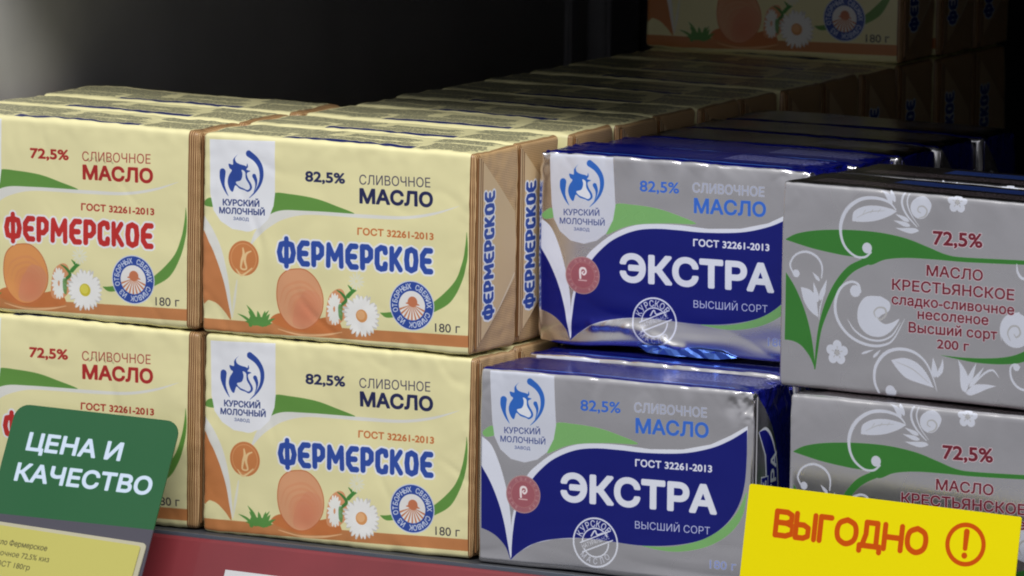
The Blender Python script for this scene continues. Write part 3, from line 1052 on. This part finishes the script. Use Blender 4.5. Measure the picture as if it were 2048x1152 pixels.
def rounded(w, h, r, n=6, corners=(1, 1, 1, 1)):
    pts = []
    for (cx, cy, a0, on) in ((w - r, h - r, 0, corners[0]), (r, h - r, 90, corners[1]), (r, r, 180, corners[2]), (w - r, r, 270, corners[3])):
        if on:
            for i in range(n + 1):
                t = math.radians(a0 + 90 * i / n)
                pts.append((cx + r * math.cos(t), cy + r * math.sin(t)))
        else:
            pts.append((w if cx > w / 2 else 0, h if cy > h / 2 else 0))
    return pts


def rot2(a):
    c, s = math.cos(math.radians(a)), math.sin(math.radians(a))
    return lambda p: (p[0] * c - p[1] * s, p[0] * s + p[1] * c)


# white price slip behind the rail's clear window
mat_slip = plain_mat('white_slip_paper', (.62, .62, .64), .6, 0, .04, 60, .03)
pl = tilt_place(17.5, -10.45 - 48 * TILT, -1.4 - 48, 25)
k = 1 / math.cos(math.radians(25))
slip = link_mesh('price_slip', sheet_mesh('price_slip', [(0, 4), (47, 4), (47, 44.0), (0, 44.6)], .4, mat_slip, None, pl, 60))
slip['label'] = 'white price slip fixed on the red rail below the middle cream packs'
slip['category'] = 'price slip'

# ------------------------------------------------------------------ green shelf card with price label
GC_W, GC_H = 62.5, 60.0


def green_art():
    a = Art(0, 0, GC_W, GC_H, (26, 92, 50))
    a.poly([(0, 0), (GC_W, 0), (GC_W, 23.2), (0, 22.4)], (74, 72, 84), smooth=False)
    w = (206, 222, 244)
    a.text('ЦЕНА И', (7.6, 44.6), (43.8, 44.6), 6.3, w, .034)
    a.text('КАЧЕСТВО', (6.2, 34.0), (58.0, 34.4), 6.3, w, .034)
    return a


def yellow_label_art():
    a = Art(0, 0, 56, 26, (192, 186, 98))
    d = (52, 48, 30)
    a.text('Масло Фермерское', (0.8, 12.2), (23.4, 12.2), 1.9, d, .01, op=.85)
    a.text('сливочное 72,5% киз', (0.8, 8.6), (25.3, 8.6), 1.9, d, .004, op=.85)
    a.text('ин ГОСТ 180гр', (0.8, 5.0), (19.0, 5.0), 1.9, d, .004, op=.85)
    return a


ga, ya = green_art(), yellow_label_art()
mat_green = print_mat('green_card_print', ga, .42, .04, .2)
mat_ylab = print_mat('yellow_price_label', ya, .5, .04)
mat_sleeve = plain_mat('sleeve_edge', (.50, .47, .34), .35, 0, .04, 60, .03, coat=.4)
card = thing('shelf_card', 'green rounded shelf card reading ЦЕНА И КАЧЕСТВО in white', 'shelf card', (0, 0, 0))
gp = tilt_place(-66.0, -8.2 - GC_H * math.sin(math.radians(26)), 37.2 - GC_H * math.cos(math.radians(26)), 26)
gr = rot2(-.6)
link_mesh('card', sheet_mesh('card', rounded(GC_W, GC_H, 5, 6, (1, 1, 0, 0)), .5, mat_green, lambda u, v: ga.uv(u, v),
                             lambda u, v, w: gp(*gr((u, v)), w), 4), card)
lr = rot2(-2.0)
link_mesh('label_sleeve', sheet_mesh('label_sleeve', rounded(62.6, 19.8, 1.5, 4, (1, 1, 0, 0)), .5, mat_sleeve, None,
                                     lambda u, v, w: gp(*(lambda q: (q[0] - 1.3, q[1]))(lr((u, v))), w + .7), 6), card)
link_mesh('price_label', sheet_mesh('price_label', rounded(60.2, 18.5, .8, 3, (1, 1, 0, 0)), .3, mat_ylab, lambda u, v: ya.uv(u - 3, v),
                                    lambda u, v, w: gp(*(lambda q: (q[0] - .6, q[1]))(lr((u, v))), w + 1.4), 6), card)

# ------------------------------------------------------------------ yellow card
YC_W, YC_H = 92.5, 62.0


def yellow_art():
    a = Art(0, 0, YC_W, YC_H, (240, 224, 0))
    red = (204, 82, 8)
    t = YC_H

    # rounded lettering, one stroke set per letter
    r = .84
    y0, h = t - 14.7, 7.3
    L = {
        'В': [[(0, 0), (0, 1), (.5, 1), (.72, .9), (.72, .64), (.5, .54), (0, .54)], [(.5, .54), (.8, .44), (.8, .12), (.5, 0), (0, 0)]],
        'Ы': [[(0, 1), (0, 0), (.42, 0), (.66, .1), (.66, .44), (.42, .55), (0, .55)], [(1.0, 1), (1.0, 0)]],
        'Г': [[(0, 0), (0, 1), (.62, 1)]],
        'О': [[(.44, 1), (.1, .84), (0, .5), (.1, .16), (.44, 0), (.78, .16), (.88, .5), (.78, .84), (.44, 1)]],
        'Д': [[(-.02, -.2), (-.02, .02), (.9, .02), (.9, -.2)], [(.1, .02), (.24, .5), (.24, 1), (.74, 1), (.74, .02)]],
        'Н': [[(0, 1), (0, 0)], [(.74, 1), (.74, 0)], [(0, .5), (.74, .5)]],
    }
    x = 10.6
    for ch, wd in (('В', 7.2), ('Ы', 8.6), ('Г', 6.0), ('О', 8.4), ('Д', 8.4), ('Н', 8.0), ('О', 8.0)):
        sx = wd / (1.16 if ch == 'Ы' else .98 if ch in 'ОД' else .86 if ch == 'В' else .9)
        for s in L[ch]:
            P = [(x + px * sx * .86, y0 + py * h) for px, py in s]
            a.stroke(P, r + .12, (240, 160, 40), 0, .4, ch == 'О')
        for s in L[ch]:
            P = [(x + px * sx * .86, y0 + py * h) for px, py in s]
            a.stroke(P, r, red, 0, 1, ch == 'О')
        x += wd * .965
    c = (75.0, t - 10.4)
    a.disc(c, 6.7, red)
    a.disc(c, 5.3, (240, 224, 0))
    a.stroke([(c[0], c[1] + 3.9), (c[0], c[1] - 1.2)], [.95, .75], red, smooth=False)
    a.disc((c[0], c[1] - 3.4), .95, red)
    return a


yca = yellow_art()
mat_cardback = plain_mat('grey_card_back', (.22, .22, .21), .7, 0, .05, 60, .03)
mat_yc = print_mat('yellow_card_print', yca, .6, .05, spec=.1)
card2 = thing('shelf_card', 'bright yellow shelf card reading ВЫГОДНО with a circled exclamation mark', 'shelf card', (0, 0, 0))
yp = tilt_place(205.3, -16.6 - YC_H * math.sin(math.radians(9)), 37.0 - YC_H * math.cos(math.radians(9)), 9)
yr = rot2(-1.1)
link_mesh('card', sheet_mesh('card', rounded(YC_W, YC_H, .8, 3), .45, mat_yc, lambda u, v: yca.uv(u, v), lambda u, v, w: yp(*yr((u, v)), w), 5,
                             lambda u, v: .5 * math.sin(u / YC_W * math.pi), mat_cardback), card2)

# ------------------------------------------------------------------ butter packs
art_f82, art_f72 = farm_art(False), farm_art(True)
end_f82, end_f72 = farm_end(False), farm_end(True)
art_e, end_e = extra_art(), extra_end()
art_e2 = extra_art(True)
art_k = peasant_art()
m_f82 = print_mat('farm_wrapper_blue', art_f82, .4, .3, .15, 26)
m_f72 = print_mat('farm_wrapper_red', art_f72, .4, .3, .15, 26)
m_fe82 = print_mat('farm_end_blue', end_f82, .5, .15, .0, 60)
m_fe72 = print_mat('farm_end_red', end_f72, .5, .15, .0, 60)
m_e = print_mat('extra_foil', art_e, .25, .10, .0, 55, foil=True)
m_e2 = print_mat('extra_foil_shaded_top', art_e2, .25, .10, .0, 55, foil=True)
m_ee = print_mat('extra_foil_end', end_e, .25, .14, .0, 70, foil=True)
m_k = print_mat('peasant_foil', art_k, .27, .10, .0, 60, foil=True)


def nz(p, s, seed):
    return noise.noise(Vector((p.x * s + seed * 7.3, p.y * s + seed * 3.1, p.z * s - seed * 5.7)))


def ridge(p, s, seed):
    return 1 - abs(noise.noise(Vector((p.x * s + seed * 9.1, p.y * s * 1.0 - seed, p.z * s + seed * 4.4)))) * 2.2


def paper_disp(seed, W=FW, H=FH, D=FD):
    def f(p, n):
        d = nz(p, .03, seed) * .6 + nz(p, .09, seed + 1) * .3
        c_ = abs(nz(Vector((p.x + p.z * .4, p.y, p.z * .5)), .05, seed + 7))
        d -= .35 * math.exp(-(c_ / .05) ** 2) * max(0, nz(p, .05, seed + 11) + .1)
        ez = min(p.z, H - p.z)
        ex = min(p.x, W - p.x)
        d += nz(p, .28, seed + 2) * .3 * math.exp(-min(ez, ex) / 5)
        cr = math.exp(-(ex + ez) / 5.0)
        d -= .7 * cr * max(0, .5 + nz(p, .08, seed + 4))
        if n.y < -.7:
            d += .6 * math.sin(math.pi * p.x / W) * math.sin(math.pi * p.z / H)
        return d
    return f


def foil_disp(seed, W, H, D, amp=1.0, crush=0.0):
    def f(p, n):
        top = max(0.0, H - p.z)
        ex = min(p.x, W - p.x)
        d = nz(p, .03, seed) * .35 + nz(p, .1, seed + 1) * .10
        edge = math.exp(-(top if n.z < .7 else p.y * 1.6) / 4.0)
        rg = max(0, ridge(Vector((p.x, p.y * .3, p.z * .45)), .075, seed) - .35)
        d -= amp * 1.1 * rg * edge
        d += amp * .34 * nz(Vector((p.x + p.z * .8, p.y, p.z * .6)), .33, seed + 5) * edge * (.3 + max(0, nz(p, .04, seed + 9)) * 2)
        cr = math.exp(-(ex + top) / 6.0)
        d -= amp * 1.3 * cr * (.4 + ridge(p, .22, seed + 3) * .7)
        low = math.exp(-p.z / 8.0)
        if seed == 2 and n.y < -.5:
            fold = [(20, 7.5), (30, 8.6), (38, 6.6), (45, 4.2), (52, 2.2)]
            dm = 1e9
            for (ax, az), (bx, bz) in zip(fold[:-1], fold[1:]):
                t = min(1, max(0, ((p.x - ax) * (bx - ax) + (p.z - az) * (bz - az)) / ((bx - ax) ** 2 + (bz - az) ** 2)))
                dm = min(dm, math.hypot(p.x - ax - t * (bx - ax), p.z - az - t * (bz - az)))
            d += .85 * math.exp(-(dm / 1.5) ** 2) * (1 + .8 * nz(p, .35, 91)) - .5 * math.exp(-(max(0, 5 - p.z) / 6) ** 2) * math.exp(-dm / 8)
        if seed == 1:
            q = .8 * math.exp(-((W - 3 - p.x) ** 2 + (H - 4 - p.z) ** 2) / 22.0)
            d -= 1.5 * q * abs(nz(p, .22, 77)) * 2 + 1.0 * q * abs(nz(p, .5, 78))
        d -= (.15 + crush * 1.1) * low * max(0, ridge(Vector((p.x * .6, p.y, p.z * 1.8)), .05, seed + 8))
        d += crush * 1.3 * low * nz(Vector((p.x * .5, p.y, p.z * 2.2)), .09, seed + 6)
        return d
    return f


def flap_mesh(end, mat):
    o = [(1.4, 2.4), (26.6, 22.6), (27.2, 34), (26.0, 44), (2.6, 63.4), (1.4, 63.4)]
    return sheet_mesh('side_flap', o, .55, mat, lambda u, v: end.uv(END_OFF + u, v),
                      lambda u, v, w: (FW - .05 + w, u, v), 3.0, lambda u, v: .45 * math.sin(math.pi * min(1, max(0, u / 27))) + .1)


def seam_mesh(mat, W, H, D):
    return sheet_mesh('back_seam', [(3, 6), (W - 3, 6), (W - 3, 16), (3, 16)], .25, mat, None, lambda u, v, w: (u, D + w, v), 12)


def foil_flap(end, mat, W, H):
    o = [(1.3, 1.8), (11.5, 1.8), (15.6, 6), (18.2, 20), (17.2, 36), (12.8, 48.5), (6, 57), (1.3, H - 1.8)]
    o = [tuple(p) for p in catmull(o[1:-1], 4)]
    o = [(1.3, 1.8)] + o + [(1.3, H - 1.8)]
    return sheet_mesh('side_flap', o, .45, mat, lambda u, v: end.uv(u, v), lambda u, v, w: (W - .05 + w, u, v), 2.5, lambda u, v: .35 * math.sin(math.pi * min(1, max(0, u / 19))) + .1)


mat_kraft = plain_mat('farm_seam_paper', (.62, .56, .26), .5, 0, .05, 60, .05)
mat_seam = plain_mat('foil_seam', (.5, .5, .52), .35, 1, .05, 60, .1)


class Kind:
    def __init__(self, hero_seeds, maker, extra):
        self.meshes = {}
        self.maker, self.extra = maker, extra
        self.extra_meshes = None

    def body(self, seed, step):
        key = (seed, step)
        if key not in self.meshes:
            self.meshes[key] = self.maker(seed, step)
        return self.meshes[key]


fk = {}
flap82, flap72 = flap_mesh(end_f82, m_fe82), flap_mesh(end_f72, m_fe72)
seam_f = seam_mesh(mat_kraft, FW, FH, FD)
seam_e = seam_mesh(mat_seam, EW, EH, ED)
seam_k = seam_mesh(mat_seam, KW, KH, KD)
K82 = Kind(0, lambda s, st: pack_mesh('farm_wrapper', FW, FH, FD, 1.7, st, paper_disp(s), (m_f82, m_fe82), art_f82, end_f82), ((('side_flap', flap82), ('back_seam', seam_f))))
K72 = Kind(0, lambda s, st: pack_mesh('farm_wrapper', FW, FH, FD, 1.9, st, paper_disp(s), (m_f72, m_fe72), art_f72, end_f72), ((('side_flap', flap72), ('back_seam', seam_f))))
flap_e = foil_flap(end_e, m_ee, EW, EH)
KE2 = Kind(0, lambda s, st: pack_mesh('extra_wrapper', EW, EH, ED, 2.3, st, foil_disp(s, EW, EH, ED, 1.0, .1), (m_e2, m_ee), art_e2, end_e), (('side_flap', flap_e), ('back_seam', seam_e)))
KE = Kind(0, lambda s, st: pack_mesh('extra_wrapper', EW, EH, ED, 1.7, st, foil_disp(s, EW, EH, ED, 1.0 if s != 1 else .5, 1.0 if s == 2 else 0.1), (m_e, m_ee), art_e, end_e),
          (('side_flap', flap_e), ('back_seam', seam_e)))


class _KEnd:
    pass


def silver_end():
    a = Art(-2, -2, KD + 4, KH + 2, (238, 236, 238), 1.0, 4)
    a.poly([(9, 6), (20, 6), (20, 58), (9, 58)], (58, 146, 44), .25, smooth=False)
    return a


end_k = silver_end()
m_ke = print_mat('peasant_foil_end', end_k, .36, .12, .0, 60)
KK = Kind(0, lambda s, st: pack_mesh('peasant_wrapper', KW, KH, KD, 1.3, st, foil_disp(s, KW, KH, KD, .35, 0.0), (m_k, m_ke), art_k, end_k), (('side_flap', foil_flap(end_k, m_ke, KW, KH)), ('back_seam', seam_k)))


def place(kind, seed, step, label, loc, rotz, group, cat='butter pack'):
    t = thing('butter_pack', label, cat, loc, rotz, group)
    link_mesh('wrapper', kind.body(seed, step), t)
    for nm, me in kind.extra:
        link_mesh(nm, me, t)
    return t


ORD = ['front', 'second', 'third', 'fourth', 'fifth', 'sixth', 'seventh', 'eighth', 'ninth', 'tenth', 'eleventh', 'twelfth', 'thirteenth', 'fourteenth']
G_MID = 'cream farm butter packs in the long middle stack'
G_LEFT = 'cream farm butter packs with red lettering in the left stack'
G_EX = 'silver and navy foil butter packs'
G_KR = 'silver butter packs with green leaf at the right'
G_HID = 'cream farm butter packs hidden in the bottom layer'
HID = 'cream butter pack hidden in the bottom layer behind the front packs'

# middle stack
place(K82, 11, .9, 'cream butter pack with blue lettering, bottom front of the middle stack, above the red rail', (0, 0, 0), 0, G_MID)
place(K82, 12, .9, 'cream butter pack with blue lettering, upper front of the middle stack, fully lit', (-.9, -.4, FH + .4), 0, G_MID)
rows = [30.0, 64.9, 95.0, 124.9, 155.2, 186.5, 217.5, 248.3, 279.2, 310.2, 341, 372]
rowx = [-2.3, -.8, .4, -1.0, .2, -.6, .5, -.3, .2, -.6, .3, -.4]
for i, y in enumerate(rows):
    g = rng.uniform(-.3, .3)
    place(K82, 13 + i % 3, 3.0, '%s cream butter pack from the front in the upper layer of the middle stack' % ORD[i + 1], (rowx[i], y, FH + .4), g * .5, G_MID)
    place(K82, 13 + i % 3, 3.0, HID, (rowx[i] * .5, y, 0), 0, G_HID)
# third layer far back
place(K82, 14, 2.0, 'cream butter pack in deep shade on the third layer, its front label dimly seen', (-1.0, 310.0, 2 * FH + .8), 1.7, G_MID)
for i, y in enumerate((341.5, 372.0)):
    place(K82, 13 + i, 3.0, '%s dark cream pack behind the shaded top pack in the third layer' % ('first', 'second')[i], (.2, y, 2 * FH + .8), .3, G_MID)

# left stack
place(K72, 21, .9, 'cream butter pack with red lettering, bottom front left, partly behind the green card', (-101.7, -.7, 0), 0.6, G_LEFT)
place(K72, 22, .9, 'cream butter pack with red lettering, upper front left corner of the display', (-102.6, .6, FH + .4), 0, G_LEFT)
for i, y in enumerate((31.5, 62.5)):
    place(K72, 23 + i, 2.5, '%s cream butter pack from the front on top of the left stack' % ORD[i + 1], ((-101.9, -101.4)[i], y, FH + .4), (-.4, .5)[i], G_LEFT)
    place(K72, 23 + i, 3.0, HID, (-101.8, y, 0), 0, G_HID)

# silver and navy packs
place(KE, 1, .55, 'silver and navy butter pack at the bottom, beside the yellow card', (102.7, -2.1, 0), 1.08, G_EX)
place(KE, 3, 1.6, 'silver and navy butter pack whose navy top shows behind the bottom silver pack', (102.4, 29.4, 0), .5, G_EX).scale = (1, 1, 1.018)
crumpled = place(KE, 2, .55, 'crumpled silver and navy butter pack standing upper front beside the cream packs', (100.8, 39.5, 65.1), .8, G_EX)
loose = sheet_mesh('loose_fold', [(36, 2.6), (50, 3.3), (66, 2.7), (71.5, 1.2), (66, .3), (50, .1), (40, .5)], .25, plain_mat('blue_foil_fold', (.09, .19, .62), .3, .75, .1, 60, .2),
                   None, lambda u, v, w: (u, .25 - w - (2.6 - v) * .1, v), 2.0, lambda u, v: .3 * math.sin(u * .33) + .25 * math.sin(u * .9 + v * 2))
link_mesh('loose_fold', loose, crumpled)
ex = [(101.4, 70.6, .6), (102.6, 101.6, -.3), (101.8, 132.2, .5), (102.8, 163.4, .2)]
for i, (x, y, a) in enumerate(ex):
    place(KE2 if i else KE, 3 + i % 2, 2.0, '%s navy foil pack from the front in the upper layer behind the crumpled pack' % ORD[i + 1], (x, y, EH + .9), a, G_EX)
for i, y in enumerate((60.5, 91.5, 122.5, 153.5)):
    place(KE, 3, 3.0, 'silver and navy butter pack hidden in the bottom layer behind others', (103 + i, y, 0), 0, 'silver navy packs hidden in the bottom layer')

# silver packs with green leaf
place(KK, 31, 1.0, 'silver butter pack with green leaf, lower right behind the yellow card', (213.2, -3.8, 0), -1.9, G_KR)
place(KK, 32, .9, 'silver butter pack with green leaf and maroon wording, upper right', (204.5, 5.7, KH + .4), -3.45, G_KR)
place(KK, 33, 2.5, 'dark topped silver pack directly behind the upper right silver pack', (207.2, 36.6, KH + .4), -2.2, G_KR)
place(KK, 33, 3.0, 'silver butter pack hidden under the dark topped pack at the right', (211, 28, 0), -1, G_KR)
